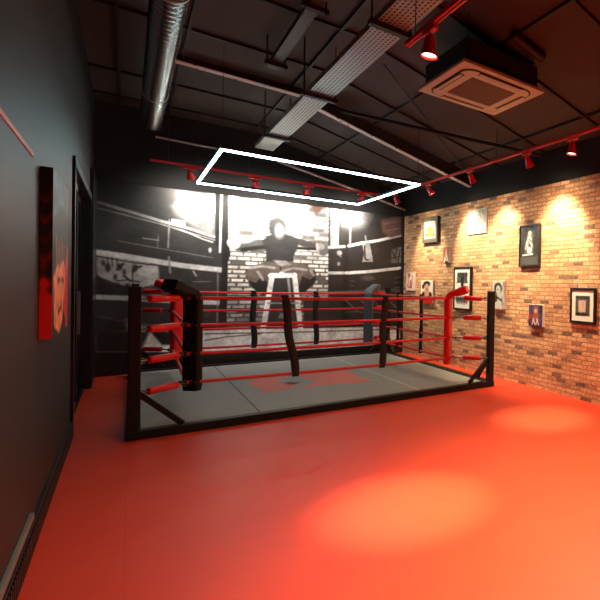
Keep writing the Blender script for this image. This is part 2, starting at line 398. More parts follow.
def floor_mat():
    m = bpy.data.materials.new('red rubber floor mats'); m.use_nodes = True; nt = m.node_tree; L = nt.links.new
    b = nt.nodes['Principled BSDF']; b.inputs['Roughness'].default_value = .44; b.inputs['Specular IOR Level'].default_value = .4
    tc = nt.nodes.new('ShaderNodeTexCoord')
    k = nt.nodes.new('ShaderNodeTexBrick'); k.offset = 0; k.inputs['Scale'].default_value = 1; k.inputs['Brick Width'].default_value = 1.2; k.inputs['Row Height'].default_value = 1.2
    k.inputs['Mortar Size'].default_value = .004; k.inputs['Mortar Smooth'].default_value = .5
    k.inputs['Color1'].default_value = (.64, .047, .018, 1); k.inputs['Color2'].default_value = (.62, .044, .017, 1); k.inputs['Mortar'].default_value = (.55, .038, .015, 1)
    L(tc.outputs['Object'], k.inputs['Vector'])
    n = nt.nodes.new('ShaderNodeTexNoise'); n.inputs['Scale'].default_value = 3; n.inputs['Detail'].default_value = 6; L(tc.outputs['Object'], n.inputs['Vector'])
    mx = nt.nodes.new('ShaderNodeMix'); mx.data_type = 'RGBA'; mx.blend_type = 'OVERLAY'; mx.inputs['Factor'].default_value = .12
    L(k.outputs['Color'], mx.inputs['A']); L(n.outputs['Fac'], mx.inputs['B']); L(mx.outputs['Result'], b.inputs['Base Color'])
    n2 = nt.nodes.new('ShaderNodeTexNoise'); n2.inputs['Scale'].default_value = 160; L(tc.outputs['Object'], n2.inputs['Vector'])
    bp = nt.nodes.new('ShaderNodeBump'); bp.inputs['Strength'].default_value = .08; bp.inputs['Distance'].default_value = .004; L(n2.outputs['Fac'], bp.inputs['Height']); L(bp.outputs['Normal'], b.inputs['Normal'])
    return m
FLOOR = floor_mat()

def tray_mat():
    """galvanised sheet with rows of punched slots"""
    m = bpy.data.materials.new('perforated galvanised sheet'); m.use_nodes = True; nt = m.node_tree; L = nt.links.new
    b = nt.nodes['Principled BSDF']; b.inputs['Roughness'].default_value = .42; b.inputs['Metallic'].default_value = .7
    tc = nt.nodes.new('ShaderNodeTexCoord'); sp = nt.nodes.new('ShaderNodeSeparateXYZ'); cb = nt.nodes.new('ShaderNodeCombineXYZ')
    L(tc.outputs['Object'], sp.inputs[0]); L(sp.outputs['Y'], cb.inputs['X']); L(sp.outputs['X'], cb.inputs['Y'])
    k = nt.nodes.new('ShaderNodeTexBrick'); k.inputs['Scale'].default_value = 1; k.inputs['Brick Width'].default_value = .05; k.inputs['Row Height'].default_value = .032
    k.inputs['Mortar Size'].default_value = .0095; k.inputs['Mortar Smooth'].default_value = .1
    k.inputs['Color1'].default_value = (.012, .01, .009, 1); k.inputs['Color2'].default_value = (.02, .018, .016, 1); k.inputs['Mortar'].default_value = (.33, .31, .29, 1)
    L(cb.outputs[0], k.inputs['Vector']); L(k.outputs['Color'], b.inputs['Base Color'])
    return m
TRAY = tray_mat()

# ------------------------------------------------------------------ the room
def quad_prism(bm, prof, y0, y1):
    a = [bm.verts.new((x, y0, z)) for x, z in prof]; b = [bm.verts.new((x, y1, z)) for x, z in prof]; n = len(prof)
    for k in range(n): bm.faces.new([a[k], a[(k + 1) % n], b[(k + 1) % n], b[k]])
    bm.faces.new(a[::-1]); bm.faces.new(b)
    return bm

struct('floor', box(BM(), XL - .3, XR + .15, YF - .1, YB + .1, -.1, 0), FLOOR)
DY0, DY1, DZ = 6.52, 9.23, 2.61                   # the glazed door in the left wall
b = BM()
box(b, XL - .2, XL, YF, DY0, 0, 4.5); box(b, XL - .2, XL, DY1, YB, 0, 4.5); box(b, XL - .2, XL, DY0, DY1, DZ, 4.5)
struct('wall_left', b, BLACK_WALL)
struct('trim_1', box(BM(), XL, -.343, 9.235, YB - .012, 0, 3.0), DOOR_FRAME)
struct('wall_back', box(BM(), XL - .2, XR + .15, YB, YB + .1, 0, 4.5), UPPER_WALL)
struct('wall_front', box(BM(), XL - .2, XR + .15, YF - .1, YF, 0, 4.5), BLACK_WALL)
struct('wall_right', box(BM(), XR, XR + .1, YF, YB, 0, TOP), BRICK)
struct('wall_right_upper', box(BM(), XR + .012, XR + .1, YF, YB, TOP, 4.5), UPPER_WALL)
struct('trim_2', box(BM(), XR - .045, XR, YB - .05, YB - .012, 0, TOP), PURLIN)
ceil = struct('ceiling', quad_prism(BM(), [(XL - .2, 4.2), (1.75, 4.2), (XR + .15, roof_z(XR + .15)), (XR + .15, 4.5), (XL - .2, 4.5)], YF - .1, YB + .1), CEIL)
for x in (-.1, .45, 1.6, 2.68, 3.99):             # seams of the roof sheets, along the room
    w = .028
    obj('sheet_seam', bar(BM(), (x, YF, roof_z(x) - .012), (x, YB, roof_z(x) - .012), w, .03), PURLIN, ceil)
for y in (-1.0, .3, 1.6, 2.93, 4.11, 5.35, 6.55, 8.55, 9.7):   # and across it
    b = BM(); big = False
    w, h = (.09, .10) if big else (.03, .03)
    bar(b, (XL, y, 4.2 - h / 2), (1.75, y, 4.2 - h / 2), w, h)
    bar(b, (1.75, y, 4.2 - h / 2), (XR, y, roof_z(XR) - h / 2), w, h)
    obj('purlin' if big else 'sheet_seam', b, PURLIN, ceil)

def ribbed(name, x0, x1, y0, y1, h, along):
    b = box(BM(), x0, x1, y0, y1, 0, h); t = y0 if along == 'y' else x0; e = y1 if along == 'y' else x1
    while t < e - .03:
        if along == 'y': box(b, x1, x1 + .008, t, t + .022, .01, h - .015)
        else: box(b, t, t + .022, y0 - .008, y0, .01, h - .015)
        t += .05
    return struct(name, b, PLINTH)
ribbed('baseboard_left', XL, XL + .018, YF, DY0 - .08, .145, 'y')
ribbed('baseboard_back', .3, XR - .05, YB - .034, YB - .012, .2, 'x')

# glazed sliding door in the left wall
door = tag(empty('door_1', (XL - .06, (DY0 + DY1) / 2, 0)), 'black framed glazed sliding door in the dark left wall', 'door', kind='structure')
def at(o, ob):
    """parent ob (built in room coordinates) to o, keeping its place"""
    ob.parent = o; ob.matrix_parent_inverse = (Matrix.Translation(o.location) @ Matrix.Rotation(o.rotation_euler.z, 4, 'Z')).inverted(); return ob
b = BM()
for y in (DY0 - .06, DY1): box(b, XL - .16, XL + .02, y, y + (.085 if y < 8 else -.05), 0, DZ)
box(b, XL - .16, XL + .02, DY0 - .06, DY1, DZ - .05, DZ + .035); box(b, XL - .16, XL - .03, DY0, DY1, 0, .015)
at(door, obj('door_frame', b, DOOR_FRAME))
for k, (ya, yb, x) in enumerate(((DY0 + .03, 7.93, XL - .06), (7.86, DY1 - .05, XL - .10))):
    b = BM()
    for p in (ya, yb - .06): box(b, x - .02, x + .02, p, p + .06, .015, DZ - .05)
    box(b, x - .02, x + .02, ya, yb, .015, .09); box(b, x - .02, x + .02, ya, yb, DZ - .12, DZ - .05)
    lf = at(door, obj('door_leaf', b, DOOR_FRAME))
    p = obj('pane', box(BM(), x - .006, x + .006, ya + .05, yb - .05, .08, DZ - .11), GLASS); at(lf, p)
    h = obj('door_handle', bar(BM(), (x + .035, yb - .03 if k == 0 else ya + .11, .85), (x + .035, yb - .03 if k == 0 else ya + .11, 1.35), .025, .025), RAIL_GREY); at(lf, h)
struct('wall_left_passage', box(BM(), XL - .24, XL - .2, DY0 - .3, DY1 + .3, 0, 3.2), UPPER_WALL)

# two rails on the left wall
tag(obj('wall_rail', box(BM(), XL, XL + .005, -1.5, 3.93, 2.156, 2.180), RAIL_WOOD, bevel=.001), 'reddish wooden rail high on the dark left wall', 'rail')
tag(obj('wall_rail', box(BM(), XL, XL + .018, -1.5, 3.94, .165, .200), RAIL_GREY, bevel=.003), 'grey metal rail low on the left wall above the skirting', 'rail')

# ------------------------------------------------------------------ mural on the back wall
mp = Print(XL + .01, XR - .046, 0.0, TOP, .0115, .18)

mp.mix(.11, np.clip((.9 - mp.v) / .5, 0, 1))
def brick_panel(p, u0, u1, v0):
    ins = (p.u > u0) & (p.u < u1) & (p.v > v0)
    row = np.floor(p.v / .078); uu = p.u + (row % 2) * .10 + .02 * np.sin(row * 7.1)
    col = np.floor(uu / .2)
    rnd = (np.sin(row * 12.9898 + col * 78.233) * 43758.5453) % 1.0
    mort = np.minimum(np.abs((p.v / .078) % 1 - .5) * -2 + 1, 9) * .078 / 2
    morx = (.5 - np.abs((uu / .2) % 1 - .5)) * .2
    d = np.minimum(mort, morx + .006 * np.sin(p.v * 90))
    tone = .74 + .22 * rnd
    tone = np.where(rnd < .10, .35, tone)
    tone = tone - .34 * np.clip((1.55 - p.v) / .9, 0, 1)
    m = np.clip((d - .008) / .012, 0, 1)
    val = tone * m + .30 * (1 - m) * np.where(p.v > 1.9, 1.5, 1.0)
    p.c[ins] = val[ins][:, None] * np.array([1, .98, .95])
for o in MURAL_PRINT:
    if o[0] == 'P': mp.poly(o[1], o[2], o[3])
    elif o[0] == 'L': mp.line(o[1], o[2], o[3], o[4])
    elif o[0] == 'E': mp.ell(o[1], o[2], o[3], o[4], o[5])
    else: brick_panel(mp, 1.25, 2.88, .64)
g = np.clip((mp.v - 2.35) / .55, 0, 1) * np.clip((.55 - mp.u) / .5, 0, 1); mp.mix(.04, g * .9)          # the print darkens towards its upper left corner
mp.noise(.10, 3, 5); mp.noise(.15, 12, 6)
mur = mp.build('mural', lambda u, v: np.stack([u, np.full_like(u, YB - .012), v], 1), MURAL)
tag(mur, 'black and white photo mural of a boxer seated on a stool across the back wall', 'mural')
sd = mur.modifiers.new('thickness', 'SOLIDIFY'); sd.thickness = .01; sd.offset = -1

# ------------------------------------------------------------------ pictures on the brick wall
GP = 'pictures hung on the brick wall'
def picture(name, label, y0, y1, z0, z1, paint, frame=None, fw=.03, mount=0.0, depth=.03, step=.006, tilt=0.0):
    """y0 is the end nearer the camera; u runs 0..1 from the far (left in view) end to the near end"""
    root = tag(empty(name, (XR, (y0 + y1) / 2, z0)), label, 'picture', GP)
    W, H = y1 - y0, z1 - z0; x = XR - depth
    parts = []
    if frame:
        b = BM()
        for ya, yb, za, zb in ((y0, y0 + fw, z0, z1), (y1 - fw, y1, z0, z1), (y0 + fw, y1 - fw, z0, z0 + fw), (y0 + fw, y1 - fw, z1 - fw, z1)):
            box(b, x, XR - .001, ya, yb, za, zb)
        parts.append(obj('frame', b, frame, bevel=.004))
        if mount:
            parts.append(obj('mount', box(BM(), x + .012, XR - .004, y0 + fw, y1 - fw, z0 + fw, z1 - fw), WHITE_MAT))
    else:
        parts.append(obj('stretcher', box(BM(), x + .001, XR - .001, y0, y1, z0, z1), FRAME_PALE))
    e = fw + mount if frame else 0
    pr = Print(0, W - 2 * e, 0, H - 2 * e, step, .3)
    paint(pr, W - 2 * e, H - 2 * e)
    xx = x + .010 if frame else x
    parts.append(pr.build('print', lambda u, v: np.stack([np.full_like(u, xx), y1 - e - u, z0 + e + v], 1), PAPER))
    for q in parts: at(root, q)
    return root

def fig(p, W, H, c, x, z, s, arms=True):
    """small standing boxer silhouette, foot centre at x, z, height s"""
    p.ell(c, .01, (x, z + s * .92), s * .08, s * .09)
    p.poly(c, .01, [(x - s * .15, z + s * .8), (x + s * .15, z + s * .8), (x + s * .1, z + s * .45), (x - s * .1, z + s * .45)])
    p.line(c, .01, s * .09, [(x - .07 * s, z + s * .47), (x - s * .14, z + s * .25), (x - s * .11, z)])
    p.line(c, .01, s * .09, [(x + .07 * s, z + s * .47), (x + s * .12, z + s * .25), (x + s * .16, z)])
    if arms:
        p.line(c, .01, s * .07, [(x - s * .14, z + s * .77), (x - s * .24, z + s * .6), (x - s * .1, z + s * .72)])
        p.line(c, .01, s * .07, [(x + s * .14, z + s * .77), (x + s * .26, z + s * .62), (x + s * .16, z + s * .78)])

def p_yellow(p, W, H):
    p.c[:] = p.rgb((.86, .80, .66)); p.poly((.80, .60, .30), .03, [(W * .18, H * .08), (W * .86, H * .1), (W * .72, H * .6), (W * .52, H * .78), (W * .3, H * .6)])
    fig(p, W, H, (.50, .26, .10), W * .36, H * .12, H * .72); fig(p, W, H, (.62, .36, .14), W * .66, H * .10, H * .70)
    p.ell((.30, .12, .06), .015, (W * .18, H * .22), W * .08, H * .09); p.ell((.30, .12, .06), .015, (W * .84, H * .2), W * .08, H * .09); p.line((.45, .25, .12), .015, .02, [(W * .12, H * .5), (W * .88, H * .46)])
def p_white(p, W, H):
    p.c[:] = p.rgb(.66); p.poly(.40, .05, [(W * .55, H * .45), (W, H * .4), (W, H), (W * .5, H)]); p.noise(.35, 4, 3)
    for k in range(7): p.line(.42, .01, .012, [(W * (.55 + .06 * k), H * .95), (W * (.58 + .06 * k), H * (.55 - .03 * (k % 3)))])
    p.poly(.70, .04, [(W * .08, H * .1), (W * .4, H * .12), (W * .35, H * .45), (W * .12, H * .5)])
    for k in range(6): p.line(.45, .01, .008, [(W * .1, H * (.62 + .05 * k)), (W * (.32 + .03 * (k % 2)), H * (.62 + .05 * k))])
def p_tall(p, W, H):
    p.c[:] = p.rgb(.15); p.noise(.4, 6, 2); p.poly(.26, .01, [(0, 0), (W, 0), (W, H * .2), (0, H * .2)])
    p.poly(.42, .08, [(W * .3, H * .3), (W * .72, H * .32), (W * .66, H * .6), (W * .74, H * .85), (W * .45, H * .92), (W * .34, H * .6)])
    p.ell(.9, .02, (W * .52, H * .82), W * .09, H * .06); p.poly(.85, .04, [(W * .42, H * .3), (W * .62, H * .3), (W * .68, H * .5), (W * .60, H * .74), (W * .42, H * .76), (W * .36, H * .55)]); p.ell(.3, .03, (W * .5, H * .5), W * .07, H * .05); p.line(.25, .02, .02, [(W * .48, H * .66), (W * .64, H * .58)]); p.line(.7, .03, .03, [(W * .36, H * .6), (W * .3, H * .42)])
    p.line(.85, .01, .02, [(W * .15, H * .25), (W * .7, H * .27)]); p.line(.08, .01, .02, [(W * .45, H * .6), (W * .6, H * .45)])
def p_red(p, W, H):
    p.c[:] = p.rgb((.72, .34, .24)); p.poly((.92, .86, .80), .015, [(W * .08, H * .02), (W * .95, H * .02), (W * .68, H * .55), (W * .58, H * .9), (W * .42, H * .9), (W * .34, H * .5)])
    p.poly((.16, .12, .12), .01, [(W * .3, 0), (W * .85, 0), (W * .8, H * .1), (W * .4, H * .12)]); p.line((.35, .2, .18), .01, .015, [(W * .5, H * .85), (W * .45, H * .4), (W * .6, H * .2)])
def p_pink(p, W, H):
    p.c[:] = p.rgb((.87, .78, .72)); p.ell((.62, .3, .26), .02, (W * .35, H * .85), W * .16, H * .12); p.poly((.75, .42, .38), .02, [(W * .15, H * .2), (W * .75, H * .1), (W * .6, H * .7), (W * .3, H * .7)])
    p.line((.95, .9, .86), .01, .04, [(W * .35, H * .2), (W * .4, H * .6), (W * .62, H * .7)]); p.line((.5, .25, .22), .01, .03, [(W * .75, H * .85), (W * .7, H * .3)])
    p.line((.45, .2, .2), .01, .02, [(W * .2, H * .3), (W * .3, H * .15), (W * .7, H * .22)])
def p_boxer(p, W, H):
    p.c[:] = p.rgb((.92, .90, .86)); p.ell((.12, .12, .18), .02, (W * .5, H * .84), W * .28, H * .12)
    p.ell((.85, .62, .50), .02, (W * .5, H * .68), W * .18, H * .17); p.poly((.86, .62, .5), .02, [(W * .2, H * .2), (W * .8, H * .2), (W * .72, H * .55), (W * .28, H * .55)])
    p.ell((.14, .14, .2), .02, (W * .2, H * .36), W * .12, H * .13); p.ell((.14, .14, .2), .02, (W * .8, H * .36), W * .12, H * .13)
    p.ell((.15, .15, .22), .02, (W * .2, H * .72), W * .1, H * .1); p.poly((.80, .12, .10), .015, [(0, 0), (W, 0), (W, H * .2), (0, H * .2)]); p.line((.4, .2, .16), .01, .02, [(W * .42, H * .6), (W * .58, H * .6)])
def p_mounted(p, W, H):
    p.c[:] = p.rgb(.88); p.poly(.30, .02, [(W * .05, H * .66), (W * .95, H * .66), (W * .9, H * .98), (W * .1, H * .98)]); p.noise(.3, 4, 8)
    for x in (.15, .4, .62, .85): p.ell(.08, .015, (W * x, H * .92), W * .09, H * .04)
    p.poly(.06, .02, [(W * .42, H * .55), (W * .6, H * .55), (W * .66, H * .86), (W * .38, H * .86)]); p.line(.1, .01, .035, [(W * .45, H * .6), (W * .42, H * .38)]); p.line(.1, .01, .035, [(W * .58, H * .6), (W * .64, H * .4)])
    p.poly(.55, .02, [(W * .02, H * .04), (W * .98, H * .04), (W * .98, H * .28), (W * .02, H * .25)])
    for k in range(9): p.ell(.12 + .05 * (k % 3), .015, (W * (.08 + .105 * k), H * (.12 + .05 * (k % 2))), W * .055, H * .05)
def p_arched(p, W, H):
    p.c[:] = p.rgb(.62); p.noise(.5, 7, 9); p.ell(.12, .03, (W * .52, H * .74), W * .32, H * .2); p.ell(.72, .02, (W * .55, H * .68), W * .2, H * .17)
    p.poly(.75, .03, [(W * .2, 0), (W * .9, 0), (W * .8, H * .45), (W * .4, H * .5)]); p.ell(.2, .02, (W * .3, H * .36), W * .2, H * .12); p.line(.15, .015, .03, [(W * .12, H * .1), (W * .4, H * .45), (W * .85, H * .3)]); p.line(.2, .01, .015, [(W * .46, H * .7), (W * .54, H * .69)])
def p_purple(p, W, H):
    p.c[:] = p.rgb((.26, .20, .32)); p.noise(.4, 6, 12); p.poly((.55, .34, .30), .03, [(W * .3, H * .3), (W * .75, H * .3), (W * .68, H * .95), (W * .4, H * .9)])
    p.poly((.62, .20, .24), .02, [(0, H * .3), (W * .25, H * .35), (W * .3, H * .55), (0, H * .6)])
    for x in (.35, .62): p.line((.85, .72, .66), .01, .025, [(W * x, H * .35), (W * (x - .1), H * .02)]); p.line((.85, .72, .66), .01, .025, [(W * x, H * .35), (W * (x + .13), H * .05)])
    p.ell((.82, .6, .5), .015, (W * .5, H * .72), W * .12, H * .1); p.poly((.12, .1, .2), .02, [(0, 0), (W, 0), (W, H * .06), (0, H * .06)])
def p_large(p, W, H):
    p.c[:] = p.rgb(.30); p.noise(.6, 5, 20); p.poly((.76, .66, .62), .015, [(W * .22, H * .18), (W * .72, H * .18), (W * .72, H * .78), (W * .22, H * .78)])
    p.line((.45, .4, .4), .008, .008, [(W * .55, H * .7), (W * .5, H * .55), (W * .55, H * .5)]); p.line((.3, .3, .36), .01, .02, [(W * .84, H * .15), (W * .84, H * .85)])
    for k in range(9): p.ell(.12, .01, (W * (.08 + .1 * k), H * (.08 + .03 * (k % 2))), W * .05, H * .05); p.ell(.14, .01, (W * (.08 + .1 * k), H * (.88 + .03 * (k % 2))), W * .05, H * .05)

picture('framed_picture', 'yellow and white print in a thick dark grey frame, high near the far corner', 8.54, 9.19, 2.36, 2.87, p_yellow, FRAME_GREY, .085, 0, .06)
picture('wall_picture', 'white poster with faint grey print in a thin pale frame, high on the brick', 6.85, 7.47, 2.42, 2.85, p_white, FRAME_PALE, .012, 0, .02)
picture('framed_picture', 'tall black framed photo of a white figure on dark ground, high on the brick', 5.385, 5.885, 1.82, 2.455, p_tall, FRAME_BLACK, .028, 0, .045)
picture('wall_picture', 'smallest picture on the brick, white pointed shape on reddish ground', 8.07, 8.30, 1.94, 2.235, p_red, None, 0, 0, .05)
picture('wall_picture', 'pale pink portrait canvas hung nearest the mural corner', 9.56, 9.96, 1.385, 1.77, p_pink, None, 0, 0, .04)
picture('wall_picture', 'white poster of a dark haired boxer with red base above the ropes', 8.715, 9.24, 1.14, 1.605, p_boxer, None, 0, 0, .04)
picture('framed_picture', 'tall narrow photo with white mount in black frame behind the red corner pad', 7.29, 7.895, 1.065, 1.855, p_mounted, FRAME_BLACK, .035, .06, .045)
picture('canvas_picture', 'black and white portrait canvas right behind the ring post', 6.26, 6.60, 1.14, 1.595, p_arched, None, 0, 0, .05)
picture('canvas_picture', 'small purple and red canvas hung low on the brick', 5.275, 5.60, .925, 1.245, p_purple, None, 0, 0, .045)
picture('framed_picture', 'black framed picture with wide white mount and grey pattern, nearest on the brick', 4.215, 4.70, 1.03, 1.51, p_large, FRAME_BLACK, .035, .07, .04)

# ------------------------------------------------------------------ painted canvas on the left wall
pt = tag(empty('painted_picture', (XL, 4.6, 1.13)), 'deep canvas painting of a dark haired face on red, hung on the left wall', 'painting')
PX = -.325
at(pt, obj('stretcher', box(BM(), XL + .001, PX - .001, 4.235, 5.24, 1.13, 2.16), FRAME_BLACK))
def p_face(p, W, H):
    p.c[:] = p.rgb((.06, .07, .10)); p.poly((.22, .45, .60), .06, [(0, H), (W * .6, H), (W * .7, H * .84), (W * .35, H * .80), (W * .1, H * .66), (0, H * .7)])
    p.poly((.16, .26, .36), .05, [(W * .5, H), (W, H), (W, H * .8), (W * .7, H * .84)])
    p.poly((.80, .06, .04), .03, [(W * .70, 0), (W, 0), (W, H * .60), (W * .78, H * .56)])
    p.poly((.90, .62, .46), .03, [(W * .12, H * .06), (W * .40, H * .0), (W * .60, H * .06), (W * .78, H * .3), (W * .76, H * .5), (W * .5, H * .46), (W * .25, H * .44), (W * .06, H * .36)])
    p.poly((.06, .05, .07), .03, [(W * .05, H * .72), (W * .95, H * .80), (W * .9, H * .55), (W * .74, H * .44), (W * .6, H * .54), (W * .4, H * .42), (W * .2, H * .52), (W * .04, H * .46)])
    for k in range(6): p.line((.88, .60, .42), .015, .018, [(W * (.2 + .1 * k), H * (.62 - .02 * (k % 3))), (W * (.24 + .09 * k), H * .44)])
    p.line((.40, .16, .12), .02, .04, [(W * .34, H * .14), (W * .55, H * .17)]); p.line((.25, .12, .10), .02, .03, [(W * .3, H * .34), (W * .45, H * .35)]); p.line((.25, .12, .10), .02, .03, [(W * .55, H * .35), (W * .68, H * .34)])
    p.poly((.07, .06, .08), .03, [(W * .62, 0), (W * .86, 0), (W * .74, H * .14)]); p.line((.65, .36, .25), .02, .03, [(W * .5, H * .32), (W * .52, H * .2), (W * .46, H * .2)]); p.noise(.18, 6, 31)
pr = Print(0, 1.005, 0, 1.03, .008); p_face(pr, 1.005, 1.03)
at(pt, pr.build('painted_face', lambda u, v: np.stack([np.full_like(u, PX), 4.235 + u, 1.13 + v], 1), CANVAS_PRINT))
pr = Print(0, PX - XL, 0, 1.03, .006)
pr.c[:] = pr.rgb((.03, .025, .03)); V = pr.v
pr.mix((.74, .04, .03), np.clip((.42 - V + .05 * np.sin(pr.u * 90) + .04 * np.sin(V * 60)) / .14, 0, 1))
for z, w in ((.86, .03), (.74, .05), (.62, .03), (.5, .07)): pr.line((.34, .05, .03), .02, w * .5, [(.0, z), (.02, z - .04), (.053, z + .02)])
at(pt, pr.build('painted_edge', lambda u, v: np.stack([XL + .002 + u * .96, np.full_like(u, 4.234), 1.13 + v], 1), CANVAS_PRINT))

# ------------------------------------------------------------------ boxing ring
RW, RD, RY, RA = 3.975, 4.088, 5.97, -.0088
IX, IY = .522, .455                               # inset of the rope square
INSET = {'fl': (.455, .455), 'fr': (.470, .455), 'bl': (.475, .455), 'br': (.545, .455)}
ZR = (.4228, .7254, 1.027, 1.319); PH = 1.433
ring = tag(empty('boxing_ring', (0, RY, 0), RA), 'floor level boxing ring with black steel frame, red ropes and grey canvas', 'boxing ring')
def rp(name, bm, m, parent=None, **k): return obj(name, bm, m, parent or ring, **k)
def ring_local(x, y):
    dx, dy = x, y - RY; c, s = math.cos(RA), math.sin(RA)
    return (dx * c + dy * s, -dx * s + dy * c)
for a in (((.05, 0), (.05, RD)), ((RW - .05, 0), (RW - .05, RD))):
    rp('base_beam', box(BM(), a[0][0] - .05, a[0][0] + .05, .1, RD - .1, 0, .085), BLACK_STEEL, bevel=.006)
for y in (0, RD - .1):
    rp('base_beam', box(BM(), 0, RW, y, y + .1, 0, .085), BLACK_STEEL, bevel=.006)
CAN = mat('grey ring canvas', (.275, .28, .272), .6, bump=.06, bscale=200, vary=.08, vscale=5)
SEAM_D = mat('dark mat seam', (.10, .10, .10), .7); SEAM_L = mat('pale mat seam', (.55, .55, .55), .6)
LOGO = mat('faded red print', (.66, .17, .14), .6)
can = rp('canvas', box(BM(), .1, RW - .1, .1, RD - .1, 0, .06), CAN)
for x, m in ((1.06, SEAM_D), (2.89, SEAM_L)):
    a, c = ring_local(x, RY + .12), ring_local(x, RY + RD - .13)
    rp('mat_seam', bar(BM(), (a[0], a[1], .0602), (c[0], c[1], .0602), .018, .002), m, can)
for pts in (LOGO_BODY, LOGO_WING):
    rp('printed_emblem', prism(BM(), [ring_local(*p) for p in pts], .0595, .0615), LOGO, can)

cor = {'fl': (0, 0), 'fr': (1, 0), 'bl': (0, 1), 'br': (1, 1)}
def post_xy(k): i, j = cor[k]; return ((.05 if i == 0 else RW - .05), (.05 if j == 0 else RD - .05))
def rope_xy(k): i, j = cor[k]; a, c = INSET[k]; return ((a if i == 0 else RW - a), (c if j == 0 else RD - c))
pad_m = {'fl': (BLACK_PAD, 'black corner pad'), 'fr': (RED_PAD, 'red corner pad'), 'bl': (RED_PAD, 'red corner pad'), 'br': (GREY_PAD, 'blue grey corner pad')}
def corner_pad(k):
    (px, py), (cx, cy) = post_xy(k), rope_xy(k)
    d = Vector((px - cx, py - cy, 0)).normalized(); s = Vector((-d.y, d.x, 0))
    o = Vector((cx, cy, 0)) - d * .062
    path = [(0, z) for z in (.325, .38, .55, .7, .85, 1.0, 1.12, 1.22)]
    path += [(.115 - .115 * math.cos(t), 1.285 + .105 * math.sin(t)) for t in [math.radians(a) for a in (0, 15, 30, 45, 60, 75)]]
    path += [(.14, 1.400), (.19, 1.420), (.24, 1.440), (.285, 1.458)]
    b = BM(); rings = []
    W, T, n = .084, .043, 6
    sec = []
    for cxs, czs in ((1, 1), (-1, 1), (-1, -1), (1, -1)):
        for q in range(n + 1):
            a0 = {(1, 1): 0, (-1, 1): PI / 2, (-1, -1): PI, (1, -1): 1.5 * PI}[(cxs, czs)]
            t = a0 + q / n * PI / 2
            sec.append((cxs * (W - .022) + .022 * math.cos(t), czs * (T - .022) + .022 * math.sin(t)))
    for i, (r, z) in enumerate(path):
        r0, z0 = path[max(i - 1, 0)]; r1, z1 = path[min(i + 1, len(path) - 1)]
        t = Vector((d.x * (r1 - r0), d.y * (r1 - r0), z1 - z0)).normalized(); nn = s.cross(t).normalized()
        k_ = .9 if i in (0, len(path) - 1) else 1
        th = 1 + .4 * max(0, min(1, (r - .02) / .2))       # the end over the turnbuckle is fuller
        rings.append([b.verts.new(o + d * r + Vector((0, 0, z)) + s * a * k_ + nn * c * k_ * th) for a, c in sec])
    m = len(sec)
    for i in range(len(rings) - 1):
        for q in range(m): b.faces.new([rings[i][q], rings[i][(q + 1) % m], rings[i + 1][(q + 1) % m], rings[i + 1][q]])
    b.faces.new(rings[0][::-1]); b.faces.new(rings[-1])
    p = rp('corner_pad', b, pad_m[k][0], smooth=True); p['label'] = pad_m[k][1]
    for z in ZR:                                         # straps that tie the pad to the rope corner
        q = o + d * .054
        rp('strap', bar(BM(), q + Vector((0, 0, z)) - s * .088, q + Vector((0, 0, z)) + s * .088, .02, .024), BLACK_WEB if k != 'fr' else RED_PAD, p)
    return p
for k in cor:
    (px, py), (cx, cy) = post_xy(k), rope_xy(k); i, j = cor[k]
    po = rp('post', box(BM(), px - .045, px + .045, py - .045, py + .045, .085, PH - .008), BLACK_STEEL, bevel=.008)
    rp('post_cap', box(BM(), px - .047, px + .047, py - .047, py + .047, PH - .012, PH), BLACK_STEEL, po, bevel=.004)
    sx, sy = (1 if i == 0 else -1), (1 if j == 0 else -1)
    rp('brace', bar(BM(), (px + sx * .03, py, .43), (px + sx * .35, py, .09), .05, .05), BLACK_STEEL, bevel=.005)
    rp('brace', bar(BM(), (px, py + sy * .03, .43), (px, py + sy * .35, .09), .05, .05), BLACK_STEEL, bevel=.005)
    P0, P1 = Vector((px, py, 0)), Vector((cx, cy, 0)); D = P1 - P0; dn = D.normalized()
    for z in ZR:
        zz = Vector((0, 0, z)); b = BM()
        f0, f1 = (.24, .80) if j == 0 and i == 0 else (.24, .70)
        tube(b, [P0 + D * f0 + zz, P0 + D * (f0 + .02) + zz, P0 + D * (f1 - .02) + zz, P0 + D * f1 + zz], [.030, .037, .037, .030], 16)
        sl = rp('turnbuckle_sleeve', b, RED_PAD, smooth=True)
        b = tube(BM(), [P0 + dn * .04 + zz, P1 - dn * .012 + zz], .009, 8)
        t0 = P1 + zz - dn * .035
        tube(b, [t0 + Vector((0, 0, .03 * math.sin(a))) + dn * .03 * math.cos(a) for a in [2 * PI * q / 12 for q in range(13)]], .006, 6)
        e0 = P0 + zz + dn * .075
        tube(b, [e0 + Vector((0, 0, .025 * math.sin(a))) + dn * .03 * math.cos(a) for a in [2 * PI * q / 12 for q in range(13)]], .006, 6)
        rp('turnbuckle', b, CHROME, sl, smooth=True)
    corner_pad(k)
sides = (('fl', 'fr'), ('bl', 'br'), ('fl', 'bl'), ('fr', 'br'))
for a, c in sides:
    A, B = Vector((*rope_xy(a), 0)), Vector((*rope_xy(c), 0))
    n = Vector((0, -1, 0)) if a[0] == c[0] == 'f' else Vector((0, 1, 0)) if a[0] == c[0] else Vector((-1, 0, 0)) if a[1] == c[1] == 'l' else Vector((1, 0, 0))
    for z in ZR:
        sag = .012
        pts = [A.lerp(B, t) + Vector((0, 0, z - sag * 4 * t * (1 - t))) for t in [q / 14 for q in range(15)]]
        rp('rope', tube(BM(), pts, .0185, 12), RED_ROPE, smooth=True)
